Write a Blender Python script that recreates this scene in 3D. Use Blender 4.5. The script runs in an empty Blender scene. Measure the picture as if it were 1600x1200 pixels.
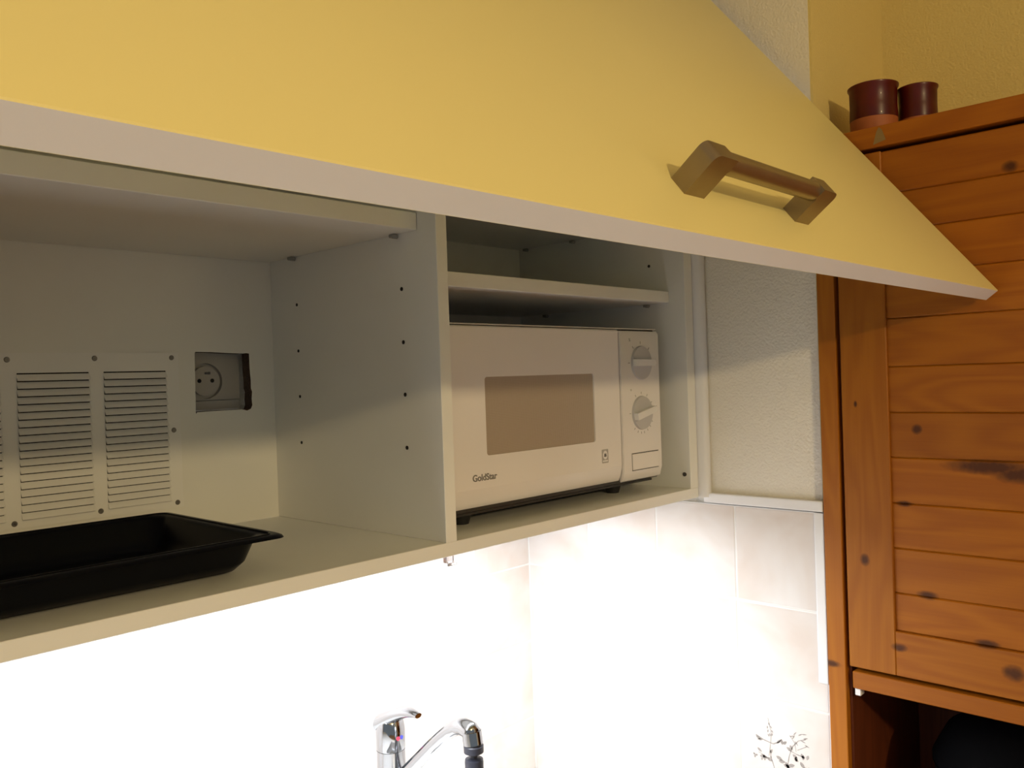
import bpy, bmesh, math, random
from mathutils import Vector, Matrix
random.seed(7)
SC = bpy.context.scene
COL = SC.collection

# ------------------------------------------------------------------ camera, world, lights, exposure
CAM = Vector((-0.66136, -0.73522, 0.18896))
FW = Vector((0.728268, 0.685257, -0.007032)); RT = Vector((0.684712, -0.728034, -0.033704)); UP = Vector((0.028215, -0.019731, 0.999407))
cd = bpy.data.cameras.new('camera'); cam = bpy.data.objects.new('camera', cd); COL.objects.link(cam)
cd.sensor_fit = 'HORIZONTAL'; cd.sensor_width = 36; cd.lens = 1328.37/1600*36; cd.clip_start = 0.02
M = Matrix((RT, UP, -FW)).transposed().to_4x4(); M.translation = CAM
cam.matrix_world = M
SC.camera = cam

SC.view_settings.view_transform = 'Standard'; SC.view_settings.look = 'None'
SC.view_settings.exposure = 0.0; SC.view_settings.gamma = 1.0; SC.view_settings.use_curve_mapping = False

w = bpy.data.worlds.new('world'); SC.world = w; w.use_nodes = True
w.node_tree.nodes['Background'].inputs[0].default_value = (0.86, 0.95, 1.0, 1)
w.node_tree.nodes['Background'].inputs[1].default_value = 0.28

def light(name, kind, loc, energy, col, **k):
    d = bpy.data.lights.new(name, kind); d.energy = energy; d.color = col
    for a, b in k.items(): setattr(d, a, b)
    o = bpy.data.objects.new(name, d); COL.objects.link(o); o.location = loc
    return o
# warm lamp of the room, behind the photographer
light('room_lamp', 'POINT', (-0.76, -2.35, 0.66), 64, (1.0, 0.75, 0.38), shadow_soft_size=0.045)
# fluorescent tube under the wall cabinet
light('tube_light', 'AREA', (-0.04, 0.13, -0.040), 10.5, (0.92, 0.96, 1.0), shape="RECTANGLE", size=0.80, size_y=0.03)

# ------------------------------------------------------------------ materials
def new_mat(name):
    m = bpy.data.materials.new(name); m.use_nodes = True
    return m, m.node_tree, m.node_tree.nodes['Principled BSDF']
def noise_bump(nt, bs, scale, strength, dist=0.001, detail=4, stretch=None):
    tc = nt.nodes.new('ShaderNodeTexCoord'); n = nt.nodes.new('ShaderNodeTexNoise'); n.inputs['Scale'].default_value = scale
    n.inputs['Detail'].default_value = detail
    src = tc.outputs['Object']
    if stretch:
        mp = nt.nodes.new('ShaderNodeMapping'); mp.inputs['Scale'].default_value = stretch
        nt.links.new(src, mp.inputs[0]); src = mp.outputs[0]
    nt.links.new(src, n.inputs['Vector'])
    b = nt.nodes.new('ShaderNodeBump'); b.inputs['Strength'].default_value = strength; b.inputs['Distance'].default_value = dist
    nt.links.new(n.outputs['Fac'], b.inputs['Height']); nt.links.new(b.outputs[0], bs.inputs['Normal'])
    return n
def plain(name, col, rough=0.5, metal=0.0, var=0.04, vscale=6, bump=0.0, bscale=200, spec=0.5, coat=0.0):
    m, nt, bs = new_mat(name)
    bs.inputs['Roughness'].default_value = rough; bs.inputs['Metallic'].default_value = metal
    bs.inputs['Specular IOR Level'].default_value = spec; bs.inputs['Coat Weight'].default_value = coat
    tc = nt.nodes.new('ShaderNodeTexCoord'); n = nt.nodes.new('ShaderNodeTexNoise'); n.inputs['Scale'].default_value = vscale
    nt.links.new(tc.outputs['Object'], n.inputs['Vector'])
    r = nt.nodes.new('ShaderNodeValToRGB')
    r.color_ramp.elements[0].position = 0.3; r.color_ramp.elements[1].position = 0.7
    r.color_ramp.elements[0].color = (*[c*(1-var) for c in col], 1); r.color_ramp.elements[1].color = (*[min(1, c*(1+var)) for c in col], 1)
    nt.links.new(n.outputs['Fac'], r.inputs[0]); nt.links.new(r.outputs[0], bs.inputs['Base Color'])
    if bump: noise_bump(nt, bs, bscale, bump)
    return m
MT = {}
MT['laminate'] = plain('white_laminate', (0.82, 0.82, 0.79), 0.42, var=0.02, bump=0.05, bscale=900)
MT['edge'] = plain('white_edging', (0.76, 0.755, 0.77), 0.45, var=0.02)
MT['flap'] = plain('cream_laminate', (0.78, 0.68, 0.29), 0.38, var=0.015, vscale=3, bump=0.04, bscale=900)
MT['back'] = plain('back_board', (0.80, 0.79, 0.74), 0.55, var=0.03)
MT['chip'] = plain('raw_chipboard', (0.10, 0.06, 0.04), 0.9, var=0.35, vscale=300, bump=0.6, bscale=600)
MT['vent'] = plain('vent_metal_paint', (0.82, 0.81, 0.78), 0.4, var=0.02)
MT['dark'] = plain('dark_hole', (0.015, 0.012, 0.010), 0.8)
MT['seam'] = plain('dark_seam', (0.03, 0.028, 0.026), 0.5)
MT['screw'] = plain('zinc_screw', (0.20, 0.19, 0.18), 0.35, 0.9)
MT['plastic'] = plain('white_plastic', (0.80, 0.79, 0.79), 0.35, var=0.02)
MT['dialdisc'] = plain('dial_disc_shaded', (0.56, 0.55, 0.56), 0.4, var=0.02)  # greyer than the grip: shading of the disc put into the colour
MT['socket'] = plain('socket_plastic', (0.52, 0.48, 0.42), 0.3, var=0.02)
MT['greyplastic'] = plain('grey_plastic', (0.28, 0.28, 0.26), 0.45)
MT['micro'] = plain('microwave_white', (0.86, 0.83, 0.83), 0.22, var=0.015, spec=0.5, coat=0.15)
MT['microcase'] = plain('microwave_case', (0.8, 0.78, 0.78), 0.35, var=0.02)
MT['print'] = plain('grey_print', (0.20, 0.19, 0.18), 0.5)
MT['faint'] = plain('faint_print', (0.42, 0.40, 0.39), 0.5)
MT['black'] = plain('black_plastic', (0.012, 0.012, 0.013), 0.5)
MT['enamel'] = plain('black_enamel', (0.003, 0.0035, 0.006), 0.28, var=0.1, spec=0.12)
MT['nickel'] = plain('brushed_nickel', (0.34, 0.275, 0.185), 0.36, 0.95, var=0.05, vscale=40, bump=0.08, bscale=900)
MT['chrome'] = plain('chrome', (0.40, 0.415, 0.44), 0.08, 1.0, var=0.0)
MT['rubber'] = plain('black_rubber', (0.02, 0.022, 0.035), 0.45)
MT['red'] = plain('red_dot', (0.8, 0.05, 0.10), 0.4); MT['blue'] = plain('blue_dot', (0.06, 0.08, 0.6), 0.4)
MT['glaze'] = plain('brown_glaze', (0.085, 0.007, 0.003), 0.34, var=0.25, vscale=25, coat=0.05, spec=0.3)
MT['terracotta'] = plain('terracotta', (0.36, 0.10, 0.022), 0.6, var=0.12, vscale=30)
MT['grout'] = plain('grout', (0.78, 0.77, 0.76), 0.8)
MT['trimw'] = plain('white_trim', (0.80, 0.80, 0.82), 0.4, var=0.02)
MT['worktop'] = plain('worktop_laminate', (0.78, 0.77, 0.76), 0.4, var=0.08, vscale=60)
MT['steel'] = plain('sink_steel', (0.6, 0.6, 0.6), 0.3, 0.9)
MT['floor'] = plain('floor_tiles', (0.35, 0.22, 0.13), 0.5, var=0.15)
MT['patch'] = plain('pale_scuff', (0.24, 0.16, 0.06), 0.6)
MT['pot'] = plain('black_pot_enamel', (0.002, 0.002, 0.0025), 0.7, spec=0.03)

# clear plastic
m, nt, bs = new_mat('clear_plastic'); bs.inputs['Transmission Weight'].default_value = 0.9; bs.inputs['Roughness'].default_value = 0.1
bs.inputs['Base Color'].default_value = (0.9, 0.86, 0.88, 1); MT['clear'] = m
# lit tube
m, nt, bs = new_mat('lit_tube'); bs.inputs['Emission Color'].default_value = (0.93, 0.96, 1, 1); bs.inputs['Emission Strength'].default_value = 6; MT['tube'] = m

# rough plaster
def plaster(name, col):
    m, nt, bs = new_mat(name); bs.inputs['Roughness'].default_value = 0.9; bs.inputs['Specular IOR Level'].default_value = 0.2
    tc = nt.nodes.new('ShaderNodeTexCoord')
    n = nt.nodes.new('ShaderNodeTexNoise'); n.inputs['Scale'].default_value = 9
    nt.links.new(tc.outputs['Object'], n.inputs['Vector'])
    r = nt.nodes.new('ShaderNodeValToRGB'); r.color_ramp.elements[0].color = (*[c*0.95 for c in col], 1); r.color_ramp.elements[1].color = (*col, 1)
    nt.links.new(n.outputs['Fac'], r.inputs[0]); nt.links.new(r.outputs[0], bs.inputs['Base Color'])
    n1 = nt.nodes.new('ShaderNodeTexNoise'); n1.inputs['Scale'].default_value = 260; n1.inputs['Detail'].default_value = 6
    n2 = nt.nodes.new('ShaderNodeTexVoronoi'); n2.inputs['Scale'].default_value = 75
    nt.links.new(tc.outputs['Object'], n1.inputs['Vector']); nt.links.new(tc.outputs['Object'], n2.inputs['Vector'])
    mx = nt.nodes.new('ShaderNodeMath'); mx.operation = 'MULTIPLY_ADD'; mx.inputs[1].default_value = 0.35
    nt.links.new(n2.outputs['Distance'], mx.inputs[0]); nt.links.new(n1.outputs['Fac'], mx.inputs[2])
    b = nt.nodes.new('ShaderNodeBump'); b.inputs['Strength'].default_value = 0.8; b.inputs['Distance'].default_value = 0.0018
    nt.links.new(mx.outputs[0], b.inputs['Height']); nt.links.new(b.outputs[0], bs.inputs['Normal'])
    return m
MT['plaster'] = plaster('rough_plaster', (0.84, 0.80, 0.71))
MT['niche'] = plaster('alcove_plaster_warm_lit', (0.76, 0.61, 0.24))  # white plaster with the warm lamp's yellow cast put into its colour

# marbled beige tile
m, nt, bs = new_mat('marbled_tile'); bs.inputs['Roughness'].default_value = 0.28
tc = nt.nodes.new('ShaderNodeTexCoord'); oi = nt.nodes.new('ShaderNodeObjectInfo')
ad = nt.nodes.new('ShaderNodeVectorMath'); ad.operation = 'MULTIPLY_ADD'; ad.inputs[1].default_value = (9, 7, 5)
cx = nt.nodes.new('ShaderNodeCombineXYZ')
for i in range(3): nt.links.new(oi.outputs['Random'], cx.inputs[i])
nt.links.new(cx.outputs[0], ad.inputs[0]); nt.links.new(tc.outputs['Object'], ad.inputs[2])
n = nt.nodes.new('ShaderNodeTexNoise'); n.inputs['Scale'].default_value = 9; n.inputs['Detail'].default_value = 3; n.inputs['Distortion'].default_value = 0.6
nt.links.new(ad.outputs[0], n.inputs['Vector'])
r = nt.nodes.new('ShaderNodeValToRGB'); r.color_ramp.elements[0].position = 0.32; r.color_ramp.elements[1].position = 0.68
r.color_ramp.elements[0].color = (0.66, 0.585, 0.54, 1); r.color_ramp.elements[1].color = (0.74, 0.715, 0.705, 1)
nt.links.new(n.outputs['Fac'], r.inputs[0]); nt.links.new(r.outputs[0], bs.inputs['Base Color']); MT['tile'] = m

# microwave window: fine perforated screen behind glass
m, nt, bs = new_mat('window_screen'); bs.inputs['Roughness'].default_value = 0.28
tc = nt.nodes.new('ShaderNodeTexCoord'); v = nt.nodes.new('ShaderNodeTexVoronoi'); v.inputs['Scale'].default_value = 480; v.inputs['Randomness'].default_value = 0.0
nt.links.new(tc.outputs['Object'], v.inputs['Vector'])
r = nt.nodes.new('ShaderNodeValToRGB'); r.color_ramp.elements[0].position = 0.25; r.color_ramp.elements[1].position = 0.55
r.color_ramp.elements[0].color = (0.29, 0.23, 0.175, 1); r.color_ramp.elements[1].color = (0.45, 0.38, 0.31, 1)
nt.links.new(v.outputs['Distance'], r.inputs[0]); nt.links.new(r.outputs[0], bs.inputs['Base Color']); MT['screen'] = m

# varnished knotty pine; grain along `axis`
KNOTS = [(-0.3375, 0.0995, .0045, .0045), (-0.2631, -0.0887, .0042, .0058), (-0.3452, -0.1285, .009, .0040), (-0.4172, -0.1815, .010, .0035),
         (-0.3074, -0.2066, .007, .0038), (-0.4483, -0.2125, .009, .0068), (-0.425, 0.0515, .034, .0065), (-0.463, 0.043, .022, .0075), (-0.2087, -0.2485, .010, .0035),
         (-0.318, -0.0045, .007, .0028), (-0.2565, 0.135, .0016, .0030), (-0.46, 0.437, .006, .005)]
def wood(name, axis, base, dark, knots=True):
    m, nt, bs = new_mat(name); bs.inputs['Roughness'].default_value = 0.5; bs.inputs['Specular IOR Level'].default_value = 0.3; bs.inputs['Coat Weight'].default_value = 0.04; bs.inputs['Coat Roughness'].default_value = 0.28
    L = nt.links.new; N = nt.nodes.new
    tc = N('ShaderNodeTexCoord'); oi = N('ShaderNodeObjectInfo'); cx = N('ShaderNodeCombineXYZ')
    for i in range(3): L(oi.outputs['Random'], cx.inputs[i])
    ad = N('ShaderNodeVectorMath'); ad.operation = 'MULTIPLY_ADD'; ad.inputs[1].default_value = (3.1, 2.3, 4.7)
    L(cx.outputs[0], ad.inputs[0]); L(tc.outputs['Object'], ad.inputs[2])
    mp = N('ShaderNodeMapping'); s = [14.0, 14.0, 14.0]; s[axis] = 1.6; mp.inputs['Scale'].default_value = s
    L(ad.outputs[0], mp.inputs[0])
    n1 = N('ShaderNodeTexNoise'); n1.inputs['Scale'].default_value = 1.0; n1.inputs['Detail'].default_value = 2; n1.inputs['Distortion'].default_value = 0.4
    L(mp.outputs[0], n1.inputs['Vector'])
    # rings from the noise field
    ml = N('ShaderNodeMath'); ml.operation = 'MULTIPLY'; ml.inputs[1].default_value = 62; L(n1.outputs['Fac'], ml.inputs[0])
    sn = N('ShaderNodeMath'); sn.operation = 'SINE'; L(ml.outputs[0], sn.inputs[0])
    mp2 = N('ShaderNodeMapping'); s = [420.0, 420.0, 420.0]; s[axis] = 9; mp2.inputs['Scale'].default_value = s; L(ad.outputs[0], mp2.inputs[0])
    n2 = N('ShaderNodeTexNoise'); n2.inputs['Scale'].default_value = 1; n2.inputs['Detail'].default_value = 3; L(mp2.outputs[0], n2.inputs['Vector'])
    a1 = N('ShaderNodeMath'); a1.operation = 'MULTIPLY_ADD'; a1.inputs[1].default_value = 0.13; a1.inputs[2].default_value = 0.5; L(sn.outputs[0], a1.inputs[0])
    a2 = N('ShaderNodeMath'); a2.operation = 'MULTIPLY_ADD'; a2.inputs[1].default_value = 0.30; L(n2.outputs['Fac'], a2.inputs[0]); L(a1.outputs[0], a2.inputs[2])
    r = N('ShaderNodeValToRGB'); r.color_ramp.elements[0].position = 0.35; r.color_ramp.elements[1].position = 0.92
    r.color_ramp.elements[0].color = (*base, 1); r.color_ramp.elements[1].color = (*dark, 1)
    L(a2.outputs[0], r.inputs[0]); col = r.outputs[0]
    # whole-board tone
    tn = N('ShaderNodeMapRange'); tn.inputs[3].default_value = 0.88; tn.inputs[4].default_value = 1.08; L(oi.outputs['Random'], tn.inputs[0])
    vm = N('ShaderNodeVectorMath'); vm.operation = 'SCALE'; L(col, vm.inputs[0]); L(tn.outputs[0], vm.inputs['Scale']); col = vm.outputs[0]
    if knots:
        g = N('ShaderNodeNewGeometry'); sp = N('ShaderNodeSeparateXYZ'); L(g.outputs['Position'], sp.inputs[0])
        nn = N('ShaderNodeTexNoise'); nn.inputs['Scale'].default_value = 130; L(g.outputs['Position'], nn.inputs['Vector'])
        acc = None
        for (ky, kz, ry, rz) in KNOTS:
            def ax(out, c, rr):
                q = N('ShaderNodeMath'); q.operation = 'SUBTRACT'; q.inputs[1].default_value = c; L(sp.outputs[out], q.inputs[0])
                q2 = N('ShaderNodeMath'); q2.operation = 'DIVIDE'; q2.inputs[1].default_value = rr; L(q.outputs[0], q2.inputs[0])
                q3 = N('ShaderNodeMath'); q3.operation = 'POWER'; q3.inputs[1].default_value = 2; L(q2.outputs[0], q3.inputs[0]); return q3
            s_ = N('ShaderNodeMath'); s_.operation = 'ADD'; L(ax(1, ky, ry).outputs[0], s_.inputs[0]); L(ax(2, kz, rz).outputs[0], s_.inputs[1])
            if acc is None: acc = s_
            else:
                mn = N('ShaderNodeMath'); mn.operation = 'MINIMUM'; L(acc.outputs[0], mn.inputs[0]); L(s_.outputs[0], mn.inputs[1]); acc = mn
        dn = N('ShaderNodeMath'); dn.operation = 'MULTIPLY_ADD'; dn.inputs[1].default_value = 1.6; L(nn.outputs['Fac'], dn.inputs[0]); L(acc.outputs[0], dn.inputs[2])
        rr = N('ShaderNodeValToRGB'); rr.color_ramp.elements[0].position = 0.30; rr.color_ramp.elements[0].color = (1, 1, 1, 1)
        rr.color_ramp.elements[1].position = 1.0; rr.color_ramp.elements[1].color = (0, 0, 0, 1)
        dv = N('ShaderNodeMath'); dv.operation = 'DIVIDE'; dv.inputs[1].default_value = 4.0; L(dn.outputs[0], dv.inputs[0]); L(dv.outputs[0], rr.inputs[0])
        mk = N('ShaderNodeMath'); mk.operation = 'MULTIPLY'; mk.inputs[1].default_value = 0.93; L(rr.outputs[0], mk.inputs[0])
        mx = N('ShaderNodeMixRGB'); L(mk.outputs[0], mx.inputs[0]); L(col, mx.inputs[1]); mx.inputs[2].default_value = (0.055, 0.014, 0.002, 1); col = mx.outputs[0]
    L(col, bs.inputs['Base Color'])
    b = N('ShaderNodeBump'); b.inputs['Strength'].default_value = 0.12; b.inputs['Distance'].default_value = 0.0006; L(n2.outputs['Fac'], b.inputs['Height']); L(b.outputs[0], bs.inputs['Normal'])
    return m
PB, PD = (0.40, 0.132, 0.005), (0.28, 0.077, 0.0025)
MT['pine_y'] = wood('pine_across', 1, PB, PD)
MT['pine_z'] = wood('pine_upright', 2, (0.41, 0.142, 0.008), (0.31, 0.092, 0.004))
MT['pine_in'] = wood('pine_inside_shaded', 2, (0.16, 0.040, 0.013), (0.10, 0.024, 0.008), False)  # darkened pine: shade of the open compartment put into its colour

# ------------------------------------------------------------------ mesh helpers
def box(bm, x0, x1, y0, y1, z0, z1, bev=0.0, seg=1, mi=0):
    r = bmesh.ops.create_cube(bm, size=1.0)
    for v in r['verts']:
        v.co = Vector(((x0+x1)/2 + v.co.x*(x1-x0), (y0+y1)/2 + v.co.y*(y1-y0), (z0+z1)/2 + v.co.z*(z1-z0)))
    fs = set(f for v in r['verts'] for f in v.link_faces)
    for f in fs: f.material_index = mi
    if bev:
        es = list(set(e for v in r['verts'] for e in v.link_edges))
        bmesh.ops.bevel(bm, geom=es, offset=bev, segments=seg, profile=0.6, affect='EDGES')
    return bm
def B(*a, **k):
    bm = bmesh.new(); return box(bm, *a, **k)
def cyl(bm, p0, p1, r0, r1=None, n=20, caps=True):
    r1 = r0 if r1 is None else r1
    p0, p1 = Vector(p0), Vector(p1); d = (p1-p0).normalized()
    a = d.orthogonal().normalized(); b = d.cross(a)
    A = [bm.verts.new(p0 + r0*(math.cos(t)*a + math.sin(t)*b)) for t in [2*math.pi*i/n for i in range(n)]]
    Bv = [bm.verts.new(p1 + r1*(math.cos(t)*a + math.sin(t)*b)) for t in [2*math.pi*i/n for i in range(n)]]
    for i in range(n): bm.faces.new((A[i], A[(i+1) % n], Bv[(i+1) % n], Bv[i]))
    if caps: bm.faces.new(A[::-1]); bm.faces.new(Bv)
    return bm
def tube(bm, pts, rad, n=18):
    """swept tube through points, rad = number or list"""
    P = [Vector(p) for p in pts]; R = rad if isinstance(rad, (list, tuple)) else [rad]*len(P)
    rings = []; a = None
    for i, p in enumerate(P):
        d = (P[min(i+1, len(P)-1)] - P[max(i-1, 0)]).normalized()
        a = d.orthogonal().normalized() if a is None else (a - d*a.dot(d)).normalized()
        b = d.cross(a)
        rings.append([bm.verts.new(p + R[i]*(math.cos(2*math.pi*k/n)*a + math.sin(2*math.pi*k/n)*b)) for k in range(n)])
    for i in range(len(P)-1):
        for k in range(n): bm.faces.new((rings[i][k], rings[i][(k+1) % n], rings[i+1][(k+1) % n], rings[i+1][k]))
    bm.faces.new(rings[0][::-1]); bm.faces.new(rings[-1])
    return bm
def lathe(bm, c, prof, n=40, mis=None):
    """prof: (r, z) list, around the vertical through c"""
    c = Vector(c); rings = []
    for (r, z) in prof:
        if r < 1e-5: rings.append([bm.verts.new(c + Vector((0, 0, z)))])
        else: rings.append([bm.verts.new(c + Vector((r*math.cos(2*math.pi*k/n), r*math.sin(2*math.pi*k/n), z))) for k in range(n)])
    for i in range(len(rings)-1):
        a, b = rings[i], rings[i+1]
        for k in range(n):
            k2 = (k+1) % n
            if len(a) == 1 and len(b) == 1: continue
            if len(a) == 1: f = bm.faces.new((a[0], b[k2], b[k]))
            elif len(b) == 1: f = bm.faces.new((a[k], a[k2], b[0]))
            else: f = bm.faces.new((a[k], a[k2], b[k2], b[k]))
            if mis: f.material_index = mis[i]
    return bm
def plate(outer, holes, fn, thick, wall_mi=0):
    """flat plate from a 2D outline with holes; fn(u, v, d) -> world point; inner walls get material wall_mi"""
    bm = bmesh.new(); es = []; hole_keys = set()
    for li, loop in enumerate([outer]+holes):
        vs = [bm.verts.new(fn(u, v, 0)) for u, v in loop]
        if li: hole_keys |= set(vs)
        es += [bm.edges.new((vs[i], vs[(i+1) % len(vs)])) for i in range(len(vs))]
    bmesh.ops.triangle_fill(bm, use_beauty=True, use_dissolve=False, edges=es)
    fs = list(bm.faces); bm.verts.ensure_lookup_table()
    hk = [v for v in hole_keys]; hset = set(hk)
    off = Vector(fn(0, 0, thick)) - Vector(fn(0, 0, 0))
    r = bmesh.ops.extrude_face_region(bm, geom=fs)
    nv = [g for g in r['geom'] if isinstance(g, bmesh.types.BMVert)]
    bmesh.ops.translate(bm, verts=nv, vec=off)
    for f in bm.faces:
        if len(f.verts) == 4 and sum(1 for v in f.verts if v in hset) == 2: f.material_index = wall_mi
    bmesh.ops.recalc_face_normals(bm, faces=bm.faces[:])
    return bm
def prism(bm, prof, fn, a0, a1):
    """extrude a 2D profile; fn(a, u, v)"""
    A = [bm.verts.new(fn(a0, u, v)) for u, v in prof]; Bv = [bm.verts.new(fn(a1, u, v)) for u, v in prof]
    n = len(prof); fs = [bm.faces.new(A), bm.faces.new(Bv[::-1])]
    for i in range(n): fs.append(bm.faces.new((A[i], Bv[i], Bv[(i+1) % n], A[(i+1) % n])))
    bmesh.ops.recalc_face_normals(bm, faces=fs)
    return bm

def wloc(o):
    v = Vector((0, 0, 0))
    while o is not None: v = v + o.location; o = o.parent
    return v
def obj(name, bm, mat, parent=None, base=None, smooth=False, mats=None):
    """link ONE mesh object; bm is in world coordinates and moved into the object's own frame"""
    off = wloc(parent) if parent else Vector((0, 0, 0))
    if base is not None: loc = Vector(base) - off
    else: loc = Vector((0, 0, 0))
    bmesh.ops.translate(bm, verts=bm.verts[:], vec=-(off+loc))
    me = bpy.data.meshes.new(name); bm.to_mesh(me); bm.free()
    for m_ in (mats or [mat]): me.materials.append(MT[m_] if isinstance(m_, str) else m_)
    if smooth:
        me.polygons.foreach_set('use_smooth', [True]*len(me.polygons))
    o = bpy.data.objects.new(name, me); COL.objects.link(o); o.location = loc
    if parent: o.parent = parent
    if smooth == 'auto':
        pass
    return o
def sharp(o, deg=35):
    """smooth shading that keeps hard edges"""
    me = o.data; me.polygons.foreach_set('use_smooth', [True]*len(me.polygons))
    b = bmesh.new(); b.from_mesh(me); lim = math.radians(deg)
    for e in b.edges:
        e.smooth = not (len(e.link_faces) == 2 and e.calc_face_angle(0) > lim)
    b.to_mesh(me); b.free(); return o
def thing(name, label, cat, loc, group=None):
    o = bpy.data.objects.new(name, None); COL.objects.link(o); o.location = loc; o.empty_display_size = 0.05
    return tag(o, label, cat, group)
def tag(o, label, cat, group=None):
    o['label'] = label; o['category'] = cat
    if group: o['group'] = group
    return o
def struct(name, bm, mat, base=None, label=None, parent=None, **k):
    o = obj(name, bm, mat, parent, base, **k); o['kind'] = 'structure'
    if label: o['label'] = label
    return o
def dup(o, loc, parent=None):
    c = o.copy(); COL.objects.link(c); c.location = loc
    if parent: c.parent = parent
    return c

# ------------------------------------------------------------------ the room
FZ = -1.45; CZ = 1.05; XW = 0.577; YW = 0.400; YE = -0.1995     # floor, ceiling, side wall, back wall, end of the side wall
struct('floor', B(-2.6, 1.2, -3.4, 0.6, FZ-.05, FZ), 'floor', label='brown tiled kitchen floor')
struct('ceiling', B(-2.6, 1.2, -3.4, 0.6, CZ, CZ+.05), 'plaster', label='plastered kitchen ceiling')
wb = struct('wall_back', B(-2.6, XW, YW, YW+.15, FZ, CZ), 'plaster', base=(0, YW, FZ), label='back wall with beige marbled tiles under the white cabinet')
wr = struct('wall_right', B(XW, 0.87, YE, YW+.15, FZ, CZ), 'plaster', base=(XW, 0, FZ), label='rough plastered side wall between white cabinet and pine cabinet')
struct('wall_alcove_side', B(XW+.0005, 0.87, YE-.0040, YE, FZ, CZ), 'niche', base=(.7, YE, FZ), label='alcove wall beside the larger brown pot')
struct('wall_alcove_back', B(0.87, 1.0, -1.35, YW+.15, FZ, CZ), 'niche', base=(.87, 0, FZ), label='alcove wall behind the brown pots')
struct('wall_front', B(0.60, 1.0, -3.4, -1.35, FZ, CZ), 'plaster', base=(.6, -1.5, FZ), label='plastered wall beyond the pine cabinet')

# tiles, 15 cm, a piece of grout showing between them
T = 0.150; G = 0.0024; Z0 = -0.0275
# grout bed
struct('grout_bed', B(-2.0, XW, YW-.0060, YW, -0.62, Z0), 'grout', parent=wb, label='white grout between tiles')
struct('grout_bed', B(XW-.0060, XW, YE-.0038, YW-.0060, -0.62, Z0), 'grout', parent=wr, label='white grout between tiles')
def tile_bm(wd, ht):
    return B(-wd/2, wd/2, -.0065, 0, -ht/2, ht/2, bev=.0016, seg=2)
proto = obj('tile', tile_bm(T-G, T-G), 'tile'); proto.data.polygons.foreach_set('use_smooth', [False]*len(proto.data.polygons))
pm = proto.data
bpy.data.objects.remove(proto)
def put_tile(wallo, wx, wy, wz, rot):
    o = bpy.data.objects.new('tile', pm); COL.objects.link(o); o.parent = wallo
    o.location = Vector((wx, wy, wz)) - wloc(wallo); o.rotation_euler = (0, 0, rot); return o
for rr in range(4):
    z = Z0 - T*rr - T/2 if rr < 3 else Z0 - T*3 - 0.0675
    for c in range(14): 
        o = put_tile(wb, XW - .0065 - T*c - T/2, YW, z, 0)
        if rr == 3: o.scale = (1, 1, .9)
    for c in range(5):
        yc = YW - .0065 - T*c - T/2
        if c < 4:
            o = put_tile(wr, XW, yc, z, math.pi/2*1)
            o.rotation_euler = (0, 0, -math.pi/2)
            if c == 3: o.location.y += .0016; o.scale = (.978, 1, 1)
            if rr == 2 and c == 3: SPRIG = o
            if rr == 3: o.scale = (o.scale[0], 1, .9)
        # the side wall ends one whole tile before the pine cabinet

# printed flower sprig on one tile (flat print): stems and leaves in (y, z) of the wall
sb = bmesh.new()
def SP(y, z): return Vector((XW-.0067, y, z))
def stem(pts, wd):
    wd *= 1.35
    for (a, b) in zip(pts[:-1], pts[1:]):
        a, b = Vector(a), Vector(b); d = (b-a).normalized(); nn = Vector((-d.y, d.x))*wd/2
        q = [a+nn, b+nn*.8, b-nn*.8, a-nn]; sb.faces.new([sb.verts.new(SP(*p)) for p in q])
def leaf(y, z, ang, ln, wd):
    d = Vector((math.cos(ang), math.sin(ang))); nn = Vector((-d.y, d.x)); c = Vector((y, z))
    pr = [(0, 0), (.25, .42), (.55, .5), (.85, .25), (1, 0), (.85, -.2), (.55, -.42), (.25, -.35)]
    sb.faces.new([sb.verts.new(SP(*(c + d*ln*a + nn*wd*b))) for a, b in pr])
def px(u, v):  # tile drawing grid, 1 unit = a millimetre or so, origin near the tip of the left sprig
    return (-0.103 - u*.00098, -0.3575 - v*.00083)
def st(*pp, w=.0007): stem([px(*q) for q in pp], w)
def lf(u, v, ang, l=8, w=4.5):
    y, z = px(u, v); leaf(y, z, math.pi - math.radians(ang), l*.00104, w*.00100)
st((0, 0), (2, 12), (5, 28), (3, 50), (0, 72)); st((-22, 38), (-8, 44), (8, 47), (18, 40), (22, 34), w=.0012); st((3, 60), (3, 75), w=.0012)
for q in ((1, 8), (-1, 15), (3, 14), (0, 22), (5, 21), (2, 28), (7, 27), (-1, 30)): lf(*q, -60+random.uniform(-50, 50), 5, 2.6)
lf(-22, 40, -25, 9, 4); lf(-20, 46, 10, 10, 4); lf(14, 44, 50, 9, 4)
st((3, 72), (8, 90), (14, 120), w=.0009); st((-18, 70), (-8, 74), (0, 78)); lf(-20, 62, -35, 9, 4.5); lf(-14, 74, -10, 10, 5); lf(2, 66, 60, 8, 4); lf(-4, 76, -20, 10, 6)
for (u, v) in ((-24, 78), (-12, 79), (-7, 78)):
    for k in range(3): lf(u, v, k*120+20, 4.5, 3.6)
st((62, 22), (50, 28), (40, 42), (34, 62), (30, 88), (28, 120), w=.0009); st((64, 34), (56, 40), (48, 46)); st((36, 22), (44, 34), (46, 50))
for q, a_ in (((36, 24), 20), ((42, 20), 50), ((50, 18), 30), ((56, 14), 10), ((54, 26), -15), ((60, 32), -20), ((44, 30), -50), ((58, 22), 20), ((40, 28), 60)): lf(*q, a_, 8, 1.8)
for q, a_ in (((22, 34), -80), ((30, 46), -20), ((24, 42), 40), ((36, 40), -60), ((40, 56), -30), ((54, 50), -60), ((58, 52), -100), ((66, 50), -110), ((42, 62), -30), ((46, 58), -90)): lf(*q, a_, 8, 5)
st((34, 50), (46, 54), (60, 56), w=.0011)
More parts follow.
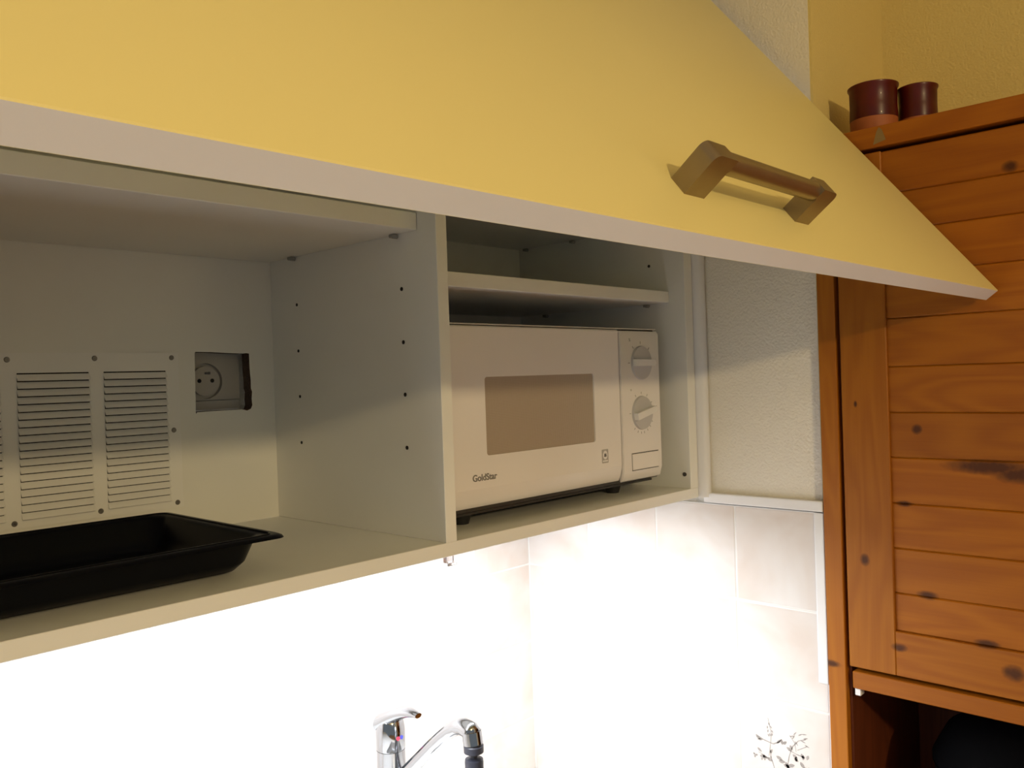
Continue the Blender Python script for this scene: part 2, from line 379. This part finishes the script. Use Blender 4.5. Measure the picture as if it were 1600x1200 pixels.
for q, a_ in (((12, 68), -20), ((16, 76), 5), ((28, 74), -60), ((32, 80), 20), ((24, 80), -10), ((52, 66), -50), ((58, 74), -40), ((48, 80), -30), ((56, 88), -30), ((62, 88), -15), ((68, 96), -30), ((70, 84), 30), ((44, 90), -10), ((12, 92), -40), ((22, 100), 20)): lf(*q, a_, 11, 6)
st((66, 72), (62, 84), (58, 100), (52, 120)); st((40, 86), (32, 96), (26, 112))
sp_o = obj('printed_sprig', sb, MT['faint'])
sp_o.parent = SPRIG; sp_o.location = (0, 0, 0)
# tile local frame: rot -90 about z -> local x = world -y ; build matrix_parent_inverse from the known transform
Mt = Matrix.Translation(Vector((XW, YW-.0065-T*3-T/2+.0016, Z0-T*2-T/2))) @ Matrix.Rotation(-math.pi/2, 4, 'Z') @ Matrix.Diagonal((.978, 1, 1, 1))
sp_o.data.transform(Mt.inverted()); sp_o['label'] = 'grey flower sprig printed on the tile'
MT['sprig'] = plain('sprig_print', (0.34, 0.31, 0.295), 0.4, var=0.2, vscale=80); sp_o.data.materials[0] = MT['sprig']

# white trims
bm = B(XW-.012, XW, YE-.0038, -0.004, -0.0255, -0.0095, bev=.002, seg=2); struct('trim_1', bm, 'trimw', label='white strip on top of the side wall tiles')
bm = B(XW-.009, XW, YE-.0038, YE+.0115, -0.283, -0.0275, bev=.002, seg=2); struct('trim_2', bm, 'trimw', label='white upright strip at the edge of the tiles')
bm = bmesh.new(); prism(bm, [(.5585, -.002), (.5585, .014), (.577, .014), (.577, -.010), (.572, -.0155), (.566, -.0155), (.561, -.010)], lambda a, u, v: (u, v, a), -.0165, .80)
sharp(struct('trim_3', bm, 'edge', label='white upright filler strip between cabinet side and plaster wall'), 50)

# ------------------------------------------------------------------ white wall cabinet
XL = -0.643; XR = 0.5570; CT = 0.845; D = 0.360
cab = thing('wall_cabinet', 'long white open wall cabinet with raised cream flap door, holding the microwave', 'cabinet', (-0.043, 0.18, -0.0164))
def cp(name, bm, mat='laminate', **k): return obj(name, bm, mat, cab, **k)
bv = .0006
cp('bottom_panel', B(XL, XR, 0, D, -.0164, 0, bev=bv))
cp('top_panel', B(XL, XR, 0, D, CT-.018, CT, bev=bv))
cp('side_panel', B(XL, XL+.017, 0, D, 0, CT-.018, bev=bv))
sr = cp('side_panel', B(0.5343, XR, 0, D, 0, CT-.018, bev=bv))
cp('divider', B(0, .017, 0, D, 0, CT-.018, bev=bv))
for (x0, x1, y0, z0, th) in ((XL+.017, 0, .0328, .3678, .0205), (.017, .5343, .0296, .3037, .0182), (.017, .5343, .0300, .4315, .0182)):
    cp('shelf', B(x0+.0006, x1-.0006, y0, D-.001, z0, z0+th, bev=bv))
# back board with the rough cut-out for the wall socket
hole = [(-.1189, .2372), (-.1175, .2386), (-.095, .2382), (-.070, .2368), (-.048, .2362), (-.0425, .2368), (-.0385, .2360), (-.0383, .214), (-.0372, .198), (-.0374, .187), (-.0358, .182), (-.0368, .172), (-.0362, .163), (-.0385, .1580), (-.0445, .1556), (-.050, .1574), (-.080, .1577), (-.1186, .1572), (-.1196, .1548), (-.1202, .1575)]
bk = plate([(XL, 0), (XR, 0), (XR, CT), (XL, CT)], [hole], lambda u, v, d: (u, D+d, v), .0200, wall_mi=1)
cp('back_panel', bk, 'back', mats=['back', 'chip'])
# shelf pins and drilled holes
def pin(x, y, z, s):
    bm = bmesh.new(); cyl(bm, (x, y, z-.003), (x+s*.007, y, z-.003), .0025, n=10); box(bm, min(x+s*.002, x+s*.009), max(x+s*.002, x+s*.009), y-.005, y+.005, z-.0045, z-.0002, bev=.0008)
    cp('shelf_pin', bm, 'greyplastic')
for y, z in ((.2958, .3678), (.0708, .3678)): pin(0, y, z, -1)
for y, z in ((.3380, .4315), (.2249, .4315), (.0708, .3037), (.2938, .3037)): pin(.5343, y, z, -1)
for y, z in ((.30, .3678), (.07, .3678)): pin(XL+.017, y, z, 1)
def hole_at(x, y, z, s, r=.0025):
    bm = bmesh.new(); cyl(bm, (x, y, z), (x+s*.0005, y, z), r, n=14); return cp('drilled_hole', bm, 'dark')
for z in (.3011, .2367, .1732, .1088):
    hole_at(0, .2937, z, -1, .0022); hole_at(0, .0650, z, -1)
hole_at(.5343, .0670, .3677, -1); hole_at(.5343, .0670, .5, -1)
bm = bmesh.new(); cyl(bm, (.5343, .0108, .0230), (.5330, .0108, .0230), .0034, n=16); cp('screw_head', bm, 'screw')

# flap door, hinged at the top front edge, swung out
AL = 0.6693; SA, CA = math.sin(AL), math.cos(AL); DO = Vector((XR-.0002, -0.4459, 0.2797)); TH = 0.0184; DL = 0.712
def DP(x, s, h): return Vector((x, DO.y + s*SA - h*CA, DO.z + s*CA + h*SA))
bm = bmesh.new()
vs = {}
r = bmesh.ops.create_cube(bm, size=1.0)
x0, x1 = XL, DO.x
for v in r['verts']:
    v.co = DP(x0 + (v.co.x+.5)*(x1-x0), (v.co.z+.5)*DL, (v.co.y+.5)*-TH)
bmesh.ops.recalc_face_normals(bm, faces=bm.faces[:])
for f in bm.faces:
    f.material_index = 0 if f.calc_area() > .3 else 1
bmesh.ops.bevel(bm, geom=bm.edges[:], offset=.0007, segments=1, affect='EDGES')
flap = cp('door', bm, 'flap', mats=['flap', 'edge'])
flap['label'] = 'cream flap door, raised and seen from its handle side'
# handle: bar between two square feet, ends rounded
hx0, hx1, s0, s1, hh = -.1445, .0560, .0425, .0590, .0350
bm = bmesh.new()
def foot(xa, xb, outer):   # outline in (x, h), extruded across s
    R_ = .0065; pr = []
    o_ = xa if outer < 0 else xb; i_ = xb if outer < 0 else xa; sgn = -outer
    pr.append((o_, 0))
    for k in range(7):
        t = math.pi/2*k/6; pr.append((o_ + sgn*(R_ - R_*math.cos(t)), hh - R_ + R_*math.sin(t)))
    pr += [(i_ , hh), (i_, hh-.0105), (i_ - sgn*.001, hh-.0105), (i_ - sgn*.0015, 0)]
    prism(bm, pr, lambda a, u, v: DP(u, a, v), s0, s1)
foot(hx0, hx0+.028, -1); foot(hx1-.028, hx1, 1)
cyl(bm, DP(hx0+.027, (s0+s1)/2, hh-.0082), DP(hx1-.027, (s0+s1)/2, hh-.0082), .0082, n=28)
h_ = obj('handle', bm, 'nickel', flap); sharp(h_, 30); h_['label'] = 'brushed metal bow handle'
# lift stay arms inside the top corners (hidden above the shelves)
for xs in (XL+.025, .520):
    bm = bmesh.new(); a = Vector((xs, .08, .70)); b = DP(xs, .52, -TH-.004); cyl(bm, a, b, .005, n=10); box(bm, xs-.006, xs+.006, .04, .11, .66, .73, bev=.002)
    cp('lift_stay', bm, 'screw')

# ------------------------------------------------------------------ louvred vent grille on the back board
vg = thing('vent_grille', 'white louvred metal vent panel screwed to the back board left of the socket', 'vent', (-0.297, D-.0002, .034))
VX0, VX1, VZ0, VZ1 = -.4525, -.1425, .0335, .2375
cols = [(-.4335, -.3545), (-.3365, -.2562), (-.2390, -.1600)]
PITCH = (.2140-.0524)/18
vents = [[(a, .0500), (b, .0500), (b, .2139), (a, .2139)] for a, b in cols]
bm = plate([(VX0, VZ0), (VX1, VZ0), (VX1, VZ1), (VX0, VZ1)], vents, lambda u, v, d: (u, D-.0016+d, v), .0014)
obj('frame', bm, 'vent', vg)
obj('backing', B(VX0+.01, VX1-.01, D-.00018, D-.00008, VZ0+.01, VZ1-.01), 'dark', vg)
for a, b in cols:
    for k in range(19):
        zt = .2140 - k*PITCH
        bm = bmesh.new()
        prism(bm, [(-.0003, zt-.0019), (-.0010, zt-.0017), (-.0058, zt-PITCH+.0002), (-.0052, zt-PITCH-.0004)], lambda q, u, v: (q, D+u, v), a-.0003, b+.0003)
        obj('slat', bm, 'vent', vg)
for x, z in ((-.346, .2297), (-.249, .2306), (-.1518, .2308), (-.152, .1354), (-.1503, .0398), (-.2481, .0415), (-.3444, .0398), (-.444, .2297), (-.444, .0400)):
    bm = bmesh.new(); cyl(bm, (x, D-.0016, z), (x, D-.0030, z), .0034, .0026, n=14)
    for da in (0, math.pi/2):
        dx, dz = math.cos(da+.5)*.0019, math.sin(da+.5)*.0019
        cyl(bm, (x-dx, D-.0031, z-dz), (x+dx, D-.0031, z+dz), .0004, n=6)
    obj('screw', bm, 'screw', vg)

# ------------------------------------------------------------------ wall socket in the cut-out
so = thing('wall_socket', 'white two-pin wall socket seen through the square hole in the back board', 'socket', (-.0895, YW, .16))
SX, SZ, SY = -.0895, .199, YW-.010
circ = [(SX+.0250*math.cos(2*math.pi*k/40), SZ+.0250*math.sin(2*math.pi*k/40)) for k in range(40)]
bm = plate([(SX-.0515, SZ-.0265), (SX+.0510, SZ-.0265), (SX+.0510, SZ+.040), (SX-.0515, SZ+.040)], [circ], lambda u, v, d: (u, SY+d, v), .0095)
obj('cover_plate', bm, 'socket', so)
obj('box_rim', B(SX-.0515, SX+.0510, SY+.002, YW, SZ-.041, SZ-.0272, bev=.001), 'socket', so)
bm = bmesh.new(); cyl(bm, (SX, YW-.0005, SZ), (SX, YW-.0040, SZ), .0248, n=40); obj('recess_floor', bm, 'socket', so)
ring = [(SX+.0205*math.cos(2*math.pi*k/40), SZ+.0205*math.sin(2*math.pi*k/40)) for k in range(40)]
bm = bmesh.new(); cyl(bm, (SX, YW-.0041, SZ), (SX, SY-.0006, SZ), .0205, n=40); obj('socket_face', bm, 'socket', so)
for dx in (-.0095, .0095):
    bm = bmesh.new(); cyl(bm, (SX+dx, SY-.0007, SZ+.0005), (SX+dx, SY-.0010, SZ+.0005), .0029, n=18); obj('pin_hole', bm, 'dark', so)
bm = bmesh.new(); box(bm, SX-.0015, SX+.0030, SY-.0026, SY-.0005, SZ+.0095, SZ+.0125, bev=.0004); box(bm, SX+.0035, SX+.0070, SY-.0016, SY-.0005, SZ+.0092, SZ+.0128, bev=.0004); obj('earth_pin', bm, 'screw', so)

# ------------------------------------------------------------------ microwave
mw = thing('microwave', 'white microwave oven with two dials inside the right half of the wall cabinet', 'microwave', (.273, .19, 0))
MX0, MX1, MXd, MY = .0400, .5050, .3960, .0350
bm = B(MX0+.002, MX1-.003, .056, .335, .0185, .2580, bev=.003, seg=2); sharp(obj('case', bm, 'microcase', mw))
obj('top_lip', B(MX0+.001, MX1-.003, MY+.0015, .060, .2585, .2600, bev=.0005), 'microcase', mw)
obj('seam', B(MX0+.002, MX1-.004, MY+.007, .0565, .0215, .2585), 'seam', mw)
# door: plate with window opening, bottom edge swept back
def rr(x0, x1, z0, z1, r_, n=5):
    o_ = []
    for (cx_, cz_, a0) in ((x1-r_, z0+r_, -90), (x1-r_, z1-r_, 0), (x0+r_, z1-r_, 90), (x0+r_, z0+r_, 180)):
        for k in range(n+1):
            t = math.radians(a0+90*k/n); o_.append((cx_+r_*math.cos(t), cz_+r_*math.sin(t)))
    return o_
WX0, WX1, WZ0, WZ1 = .1063, .3330, .0908, .1915
bm = plate([(MX0, .0500), (MXd, .0500), (MXd, .2550), (MX0, .2550)], [rr(WX0, WX1, WZ0, WZ1, .004)], lambda u, v, d: (u, MY+d, v), .012)
prism(bm, [(MY, .0500), (MY+.0010, .0440), (MY+.0040, .0330), (MY+.0070, .0262), (MY+.0100, .0245), (MY+.0140, .0245), (MY+.0140, .0500)], lambda a, u, v: (a, u, v), MX0, MXd)
prism(bm, [(MY, .2550), (MY+.0008, .2565), (MY+.0024, .2572), (MY+.012, .2572), (MY+.012, .2550)], lambda a, u, v: (a, u, v), MX0, MXd)
sharp(obj('door', bm, 'micro', mw), 40)
obj('window', B(WX0-.002, WX1+.002, MY+.0022, MY+.0080, WZ0-.002, WZ1+.002), 'screen', mw)
# control panel
bm = bmesh.new()
prism(bm, [(MY-.0010, .0400), (MY+.0030, .0250), (MY+.0060, .0228), (MY+.0200, .0228), (MY+.0200, .2560), (MY+.0020, .2560), (MY-.0010, .2520)], lambda a, u, v: (a, u, v), MXd+.0030, MX1)
bmesh.ops.bevel(bm, geom=[e for e in bm.edges if abs(e.verts[0].co.x-e.verts[1].co.x) < 1e-6], offset=.0012, segments=2, affect='EDGES')
cpn = obj('control_panel', bm, 'micro', mw); sharp(cpn, 40)
PY = MY-.0010
def dial(cx_, cz_, rot, dy=.0065):
    bm = bmesh.new(); cyl(bm, (cx_, PY, cz_), (cx_, PY-.0035, cz_), .0268, .0258, n=44)
    for f in bm.faces: f.material_index = 1
    # grip bar
    c_, s_ = math.cos(rot), math.sin(rot)
    def q(a, u, v): return (cx_ + u*c_ - v*s_, a, cz_ + u*s_ + v*c_)
    prism(bm, [(-.0255, -.0054), (.0250, -.0048), (.0290, -.0020), (.0290, .0020), (.0250, .0048), (-.0255, .0054)], q, PY-.0036, PY-.0036-dy)
    o_ = obj('dial', bm, 'plastic', mw, mats=['plastic', 'dialdisc']); sharp(o_, 35)
    bm = bmesh.new()
    prism(bm, [(.0365, -.0006), (.0425, -.0006), (.0425, .0006), (.0365, .0006)], q, PY-.0003, PY+.0002)
    obj('dial_pointer', bm, 'print', mw)
dial(.4535, .2060, math.radians(-1)); dial(.4520, .1275, math.radians(12), .0075)
def marks(cx_, cz_, angs, r_, ln=.0045, wd=.0013, mat='faint'):
    bm = bmesh.new()
    for a in angs:
        t = math.radians(a); c_, s_ = math.cos(t), math.sin(t)
        prism(bm, [(r_, -wd/2), (r_+ln, -wd/2), (r_+ln, wd/2), (r_, wd/2)], lambda q, u, v: (cx_+u*c_-v*s_, q, cz_+u*s_+v*c_), PY-.0003, PY+.0002)
    obj('dial_mark', bm, mat, mw)['kind'] = 'stuff'
marks(.4535, .2060, (45, 90, 130, 180), .0295)
marks(.4520, .1275, (-130, -112, -95, -80, -62, -45, -28, 180, 30, 60, 90, 120), .0295, .0035, .0012)
obj('push_button', B(.4225, .4935, PY-.0012, PY+.001, .0395, .0645, bev=.0008), 'micro', mw)
bm = bmesh.new(); box(bm, .4215, .4945, PY-.0002, PY+.001, .0645, .0658); box(bm, .4215, .4945, PY-.0002, PY+.001, .0384, .0392); box(bm, .4215, .4223, PY-.0002, PY+.001, .0384, .0655); obj('button_gap', bm, 'seam', mw)
# small printed emblem: a square with a pot over a bar
bm = bmesh.new(); ex, ez = .3545, .0675; ey = MY
prism(bm, rr(ex-.0078, ex+.0078, ez-.0100, ez+.0105, .0012, 2), lambda a, u, v: (u, a, v), ey-.0003, ey+.0001)
obj('emblem', bm, 'faint', mw)
bm = bmesh.new(); prism(bm, [(ex+.0055*math.cos(t*.3142), ez+.002+.0065*math.sin(t*.3142)) for t in range(20)], lambda a, u, v: (u, a, v), ey-.0005, ey-.0002)
box(bm, ex-.0062, ex+.0062, ey-.0005, ey-.0002, ez-.0078, ez-.0058); obj('emblem_figure', bm, 'micro', mw)
bm = bmesh.new(); box(bm, ex-.0026, ex+.0026, ey-.0007, ey-.0004, ez-.0006, ez+.0042); box(bm, ex-.0036, ex+.0036, ey-.0007, ey-.0004, ez+.0004, ez+.0012); obj('emblem_centre', bm, 'print', mw)
def text(body, parent, x, y, z, size, mat, name='lettering', ext=.0002, off=0.0, rx=1.0):
    cu = bpy.data.curves.new('t', 'FONT'); cu.body = body; cu.size = size; cu.extrude = ext; cu.align_x = 'LEFT'; cu.offset = off; cu.space_character = 1.0
    to = bpy.data.objects.new('t', cu); COL.objects.link(to); bpy.context.view_layer.update()
    me = bpy.data.meshes.new_from_object(to); bpy.data.objects.remove(to)
    me.name = name
    me.transform(Matrix.Diagonal((rx, 1, 1, 1))); me.transform(Matrix.Rotation(math.pi/2, 4, 'X')); me.transform(Matrix.Translation(Vector((x, y, z)) - wloc(parent)))
    me.materials.clear(); me.materials.append(MT[mat]); o_ = bpy.data.objects.new(name, me); COL.objects.link(o_); o_.parent = parent; return o_
text('GoldStar', mw, .0790, MY-.0002, .0600, .0118, 'print', off=.00026, rx=1.02)
for (x, z, w_) in ((.4225, .2395, .005), (.4225, .1625, .005)): text('%' if z > .2 else 'o', mw, x, PY-.0002, z, .007, 'faint', 'printed_symbol')
for x, y in ((.1010, .082), (.4370, .085), (.101, .30), (.437, .30)):
    bm = bmesh.new(); cyl(bm, (x, y, 0.0001), (x, y, .0120), .0100, .0135, n=20); cyl(bm, (x, y, .0118), (x, y, .0200), .0150, n=20); sharp(obj('foot', bm, 'black', mw))
obj('base_plate', B(MX0+.006, MX1-.008, .0500, .332, .0160, .0192), 'seam', mw)

# ------------------------------------------------------------------ black roasting tray
tr = thing('roasting_tray', 'black enamel roasting tray with flared rim in the left half of the wall cabinet', 'tray', (-.43, .155, 0))
def rrect(x0, x1, y0, y1, r_, z, n=6):
    o_ = []
    for (cx_, cy_, a0) in ((x1-r_, y0+r_, -90), (x1-r_, y1-r_, 0), (x0+r_, y1-r_, 90), (x0+r_, y0+r_, 180)):
        for k in range(n+1):
            t = math.radians(a0+90*k/n); o_.append(Vector((cx_+r_*math.cos(t), cy_+r_*math.sin(t), z)))
    return o_
TX0, TX1, TY0, TY1 = -.625, -.1950, .0190, .2920
lay = []   # (inset, z, corner radius)
prof = [(.000, .0365, .014), (.001, .0385, .014), (.004, .0400, .014), (.0160, .0385, .016), (.0185, .0355, .018), (.0250, .0140, .018), (.0310, .0055, .018), (.0370, .0024, .014)]
under = [(.0400, .0002, .012), (.0300, .0030, .018), (.0235, .0120, .018), (.0175, .0325, .018), (.0150, .0355, .016), (.004, .0365, .014)]
bm = bmesh.new(); rings = []
for ins, z, r_ in prof: rings.append([bm.verts.new(p) for p in rrect(TX0+ins, TX1-ins, TY0+ins*1.45, TY1-ins, r_, z)])
inner_last = rings[-1]; rings2 = []
for ins, z, r_ in under: rings2.append([bm.verts.new(p) for p in rrect(TX0+ins, TX1-ins, TY0+ins*1.45, TY1-ins, r_, z)])
allr = rings[::-1] + []   # inner floor up to the rim
def bridge(a, b):
    n = len(a)
    for k in range(n): bm.faces.new((a[k], a[(k+1) % n], b[(k+1) % n], b[k]))
for a, b in zip(rings[:-1], rings[1:]): bridge(a, b)
for a, b in zip(rings2[:-1], rings2[1:]): bridge(a, b)
bridge(rings2[-1], rings[0])
bm.faces.new(inner_last); bm.faces.new(rings2[0][::-1])
bmesh.ops.recalc_face_normals(bm, faces=bm.faces[:])
sharp(obj('pan', bm, 'enamel', tr), 40)
# pressed bead round the rim
bm = bmesh.new(); P_ = rrect(TX0+.009, TX1-.009, TY0+.012, TY1-.009, .014, .0397); tube(bm, P_+[P_[0]], .0011, n=6); obj('rim_bead', bm, 'enamel', tr, smooth=True)

# ------------------------------------------------------------------ pine cabinet in the alcove
pc = thing('pine_cabinet', 'varnished knotty pine cabinet with horizontal boards in its door, standing in the alcove', 'cabinet', (.72, -.55, FZ))
PXF = .5660; PYE = -.9600
def pp(name, bm, mat='pine_z', par=None, base=None): return obj(name, bm, mat, par or pc)
pp('side_panel', B(PXF, .866, -.2305, -.2045, FZ, .4935, bev=.0015, seg=2))
pp('side_panel', B(PXF, .866, PYE, PYE+.026, FZ, .4935, bev=.0015, seg=2))
pp('top_board', B(PXF-.003, .866, PYE-.004, -.2045, .4945, .5240, bev=.002, seg=2), 'pine_y')
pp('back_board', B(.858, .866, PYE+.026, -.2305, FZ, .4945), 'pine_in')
pp('bottom_rail', B(PXF+.0005, .858, PYE+.026, -.2400, -.2785, -.2535, bev=.0012), 'pine_y')
pp('shelf_board', B(.572, .858, PYE+.026, -.2306, -.600, -.575, bev=.001), 'pine_y')
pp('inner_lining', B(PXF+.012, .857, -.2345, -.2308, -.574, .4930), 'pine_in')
# door frame and boards
dr = pp('door', B(PXF, PXF+.019, -.3020, -.2365, -.2470, .4890, bev=.0012), 'pine_z')          # hinge stile carries the rest of the door
dr['label'] = 'pine door of horizontal boards in a frame'
DY0 = -.9300
obj('stile', B(PXF, PXF+.019, DY0, DY0+.0655, -.2470, .4890, bev=.0012), 'pine_z', dr)
obj('rail', B(PXF+.0002, PXF+.019, DY0+.0656, -.3021, -.2470, -.1845, bev=.0010), 'pine_y', dr)
bounds = [-.1845, -.1311, -.0678, -.0045, .0597, .1229, .1869, .2545, .3165, .3765, .4285, .4890]
for a, b in zip(bounds[:-1], bounds[1:]):
    bm = B(PXF+.0048, PXF+.0150, DY0+.0656, -.3021, a+.0002, b-.0002)
    es = [e for e in bm.edges if all(abs(v.co.x-(PXF+.0048)) < 1e-5 for v in e.verts) and abs(e.verts[0].co.z-e.verts[1].co.z) < 1e-5]
    bmesh.ops.bevel(bm, geom=es, offset=.0016, segments=1, affect='EDGES')
    obj('plank', bm, 'pine_y', dr)
bm = bmesh.new(); cyl(bm, (PXF, -.89, .10), (PXF-.018, -.89, .10), .008, .014, n=20); sharp(obj('knob', bm, 'pine_z', dr))
bm = B(PXF+.004, PXF+.018, -.2500, -.2415, -.2895, -.2787, bev=.001); o_ = obj('stop_block', bm, 'plastic', pc); o_['label'] = 'small white plastic block'
bm = bmesh.new(); prism(bm, [(-.2935, .4985), (-.3110, .5025), (-.3060, .5175), (-.3020, .5215), (-.2985, .5160)], lambda a, u, v: (a, u, v), PXF-.0033, PXF-.0028); obj('scuff_mark', bm, 'patch', pc)

# dark round pot standing in the open part of the pine cabinet
pt = thing('cooking_pot', 'black round lidded pot in the dark open shelf of the pine cabinet', 'pot', (.715, -.445, -.575))
bm = bmesh.new(); lathe(bm, (.715, -.445, -.575), [(0, 0), (.115, 0), (.128, .010), (.134, .06), (.136, .175), (.139, .182), (.132, .182), (.129, .170), (.125, .015), (0, .012)], 48)
sharp(obj('body', bm, 'pot', pt)); bm = bmesh.new()
lathe(bm, (.715, -.445, -.575), [(.138, .1825), (.139, .188), (.120, .225), (.085, .252), (.040, .266), (0, .270)], 48); bm.faces.new([v for v in bm.verts if abs(v.co.z-(-.3925)) < 1e-4][::1]); sharp(obj('lid', bm, 'pot', pt))
bm = bmesh.new(); lathe(bm, (.715, -.445, -.305), [(0, -.001), (.009, -.001), (.009, .006), (.016, .012), (.014, .020), (0, .023)], 24); sharp(obj('lid_knob', bm, 'pot', pt))

# brown glazed pots on top
def mug(cx_, cy_, r_, ht, label, two):
    z = .5241; t = thing('clay_pot', label, 'pot', (cx_, cy_, z), 'brown clay pots on the pine cabinet')
    zb = ht*.34
    bm = bmesh.new()
    lathe(bm, (cx_, cy_, z), [(0, 0), (r_*.93, 0), (r_*.975, .003), (r_*.985, zb)], 44); sharp(obj('unglazed_base', bm, 'terracotta', t), 30)
    bm = bmesh.new()
    lathe(bm, (cx_, cy_, z), [(r_*.985, zb), (r_*.995, zb+.001), (r_*.975, ht*.6), (r_*.985, ht-.007), (r_*1.05, ht-.0035), (r_*1.055, ht-.001), (r_*1.01, ht), (r_*.93, ht-.002), (r_*.90, ht*.6), (r_*.88, .006), (0, .005)], 44); sharp(obj('glazed_body', bm, 'glaze', t), 40)
mug(.6300, -.2715, .0335, .0765, 'larger brown glazed clay pot nearer the wall corner, bare terracotta foot showing', True)
mug(.6720, -.3200, .0268, .0720, 'smaller brown clay pot half behind the larger one on the pine cabinet', False)

# ------------------------------------------------------------------ sink mixer tap, worktop, sink
WZ = -.580
kb = thing('kitchen_worktop', 'speckled kitchen worktop with steel sink below the white wall cabinet', 'worktop', (-.5, .1, WZ-.04))
bm = plate([(-1.9, -.2), (XW-.008, -.2), (XW-.008, YW-.008), (-1.9, YW-.008)], [rr(-.10, .38, -.12, .235, .04)], lambda u, v, d: (u, v, WZ+d), -.038)
obj('top', bm, 'worktop', kb)
bm = bmesh.new(); rg = []
for ins, z, r_ in ((-.008, WZ+.0015, .045), (.000, WZ+.0015, .04), (.004, WZ-.005, .04), (.010, WZ-.140, .05), (.030, WZ-.150, .05)):
    rg.append([bm.verts.new(p) for p in rrect(-.10+ins, .38-ins, -.12+ins, .235-ins, r_, z)])
for a, b in zip(rg[:-1], rg[1:]): bridge(a, b)
bm.faces.new(rg[-1]); obj('sink_bowl', bm, 'steel', kb, smooth=True)
bc = thing('base_cabinet', 'white base cabinet under the kitchen worktop', 'cabinet', (-.6, .15, FZ))
obj('body', B(-1.9, -.13, -.17, YW-.008, FZ+.0005, WZ-.0385), 'laminate', bc)
obj('side_panel', B(.42, .56, -.17, YW-.008, FZ+.0005, WZ-.0385), 'laminate', bc)

fx, fy = .1416, .3000
fa = thing('sink_tap', 'chrome single-lever sink tap with a black spray head on its spout', 'tap', (fx, fy, WZ))
bm = bmesh.new(); lathe(bm, (fx, fy, WZ), [(0, 0), (.028, 0), (.028, .004), (.0235, .012), (.0220, .05), (.0220, .2105), (0, .2105)], 40); sharp(obj('body', bm, 'chrome', fa))
zc = WZ+.2110
bm = bmesh.new(); lathe(bm, (fx, fy, zc), [(.0218, 0), (.0228, .002), (.0226, .030), (.0205, .043), (.0150, .052), (.0070, .056), (0, .057)], 40)
o_ = obj('lever_cap', bm, 'chrome', fa); sharp(o_)
# lever arm sweeping forward out of the cap
bm = bmesh.new(); sec = []
for t in range(13):
    u = t/12; yy = fy + .010 - u*.078; zz = zc + .040 + .030*math.sin(u*1.7) - .004*u; hw = .0190*(1-u)**1.1 + .0062; hh_ = .0135*(1-u) + .0036
    ring_ = []
    for k in range(16):
        a = 2*math.pi*k/16; ring_.append(bm.verts.new((fx + hw*math.cos(a), yy, zz + hh_*math.sin(a))))
    sec.append(ring_)
for a, b in zip(sec[:-1], sec[1:]):
    for k in range(16): bm.faces.new((a[k], a[(k+1) % 16], b[(k+1) % 16], b[k]))
bm.faces.new(sec[0][::-1]); bm.faces.new(sec[-1]); sharp(obj('lever', bm, 'chrome', fa), 50)
dn = Vector((-.55, -.83, 0)).normalized()
for nm, dx, mt in (('red_dot', -.20, 'red'), ('blue_dot', .12, 'blue')):
    ang = math.atan2(-1, 0) + dx*0.9 + .05; n_ = Vector((math.cos(ang), math.sin(ang), 0)); c_ = Vector((fx, fy, zc+.021))
    bm = bmesh.new(); cyl(bm, c_+n_*.0222, c_+n_*.0234, .0030, n=14); obj(nm, bm, mt, fa)
# spout
bm = bmesh.new()
sp = [(fx, .292, -.422), (fx, .270, -.403), (fx, .235, -.370), (fx, .200, -.337), (fx, .178, -.3180), (fx, .162, -.3060), (fx, .148, -.2980), (fx, .134, -.2945), (fx, .122, -.2965), (fx, .1165, -.3020)]
sr_ = [.0120, .0115, .0108, .0104, .0104, .0108, .0115, .0124, .0132, .0136]
tube(bm, sp, sr_, 22); obj('spout', bm, 'chrome', fa, smooth=True)
bm = bmesh.new(); cyl(bm, (fx, .119, -.296), (fx, .1165, -.3130), .0138, .0140, n=24); sharp(obj('spout_collar', bm, 'chrome', fa))
bm = bmesh.new(); c0 = Vector((fx, .1160, 0))
lathe(bm, (fx, .1160, -.4040), [(0, 0), (.0150, 0), (.0210, .006), (.0205, .022), (.0150, .045), (.0128, .058), (.0130, .066), (.0125, .0700), (.0055, .0725), (.0055, .0760), (.0138, .0800), (.0140, .0890), (.0110, .0915), (0, .0915)], 28)
sharp(obj('spray_head', bm, 'rubber', fa))

# lamp housing under the cabinet, and its clear plastic clip
ul = thing('under_cabinet_lamp', 'slim lamp with a lit tube under the white wall cabinet', 'lamp', (0, .13, -.0165))
obj('housing', B(-.42, .42, .11, .15, -.0280, -.0166, bev=.002), 'plastic', ul)
bm = bmesh.new(); cyl(bm, (-.40, .13, -.0330), (.40, .13, -.0330), .0048, n=14); obj('tube', bm, 'tube', ul, smooth=True)
ck = thing('clear_clip', 'tiny clear plastic clip hanging below the front edge of the wall cabinet', 'clip', (.0105, .008, -.0167))
bm = bmesh.new(); box(bm, .0045, .0165, .0035, .0125, -.0258, -.0166, bev=.0015, seg=2); obj('tab', bm, 'clear', ck)
bm = bmesh.new(); cyl(bm, (.0040, .0030, -.0268), (.0170, .0030, -.0268), .0016, n=10); obj('lip', bm, 'clear', ck, smooth=True)
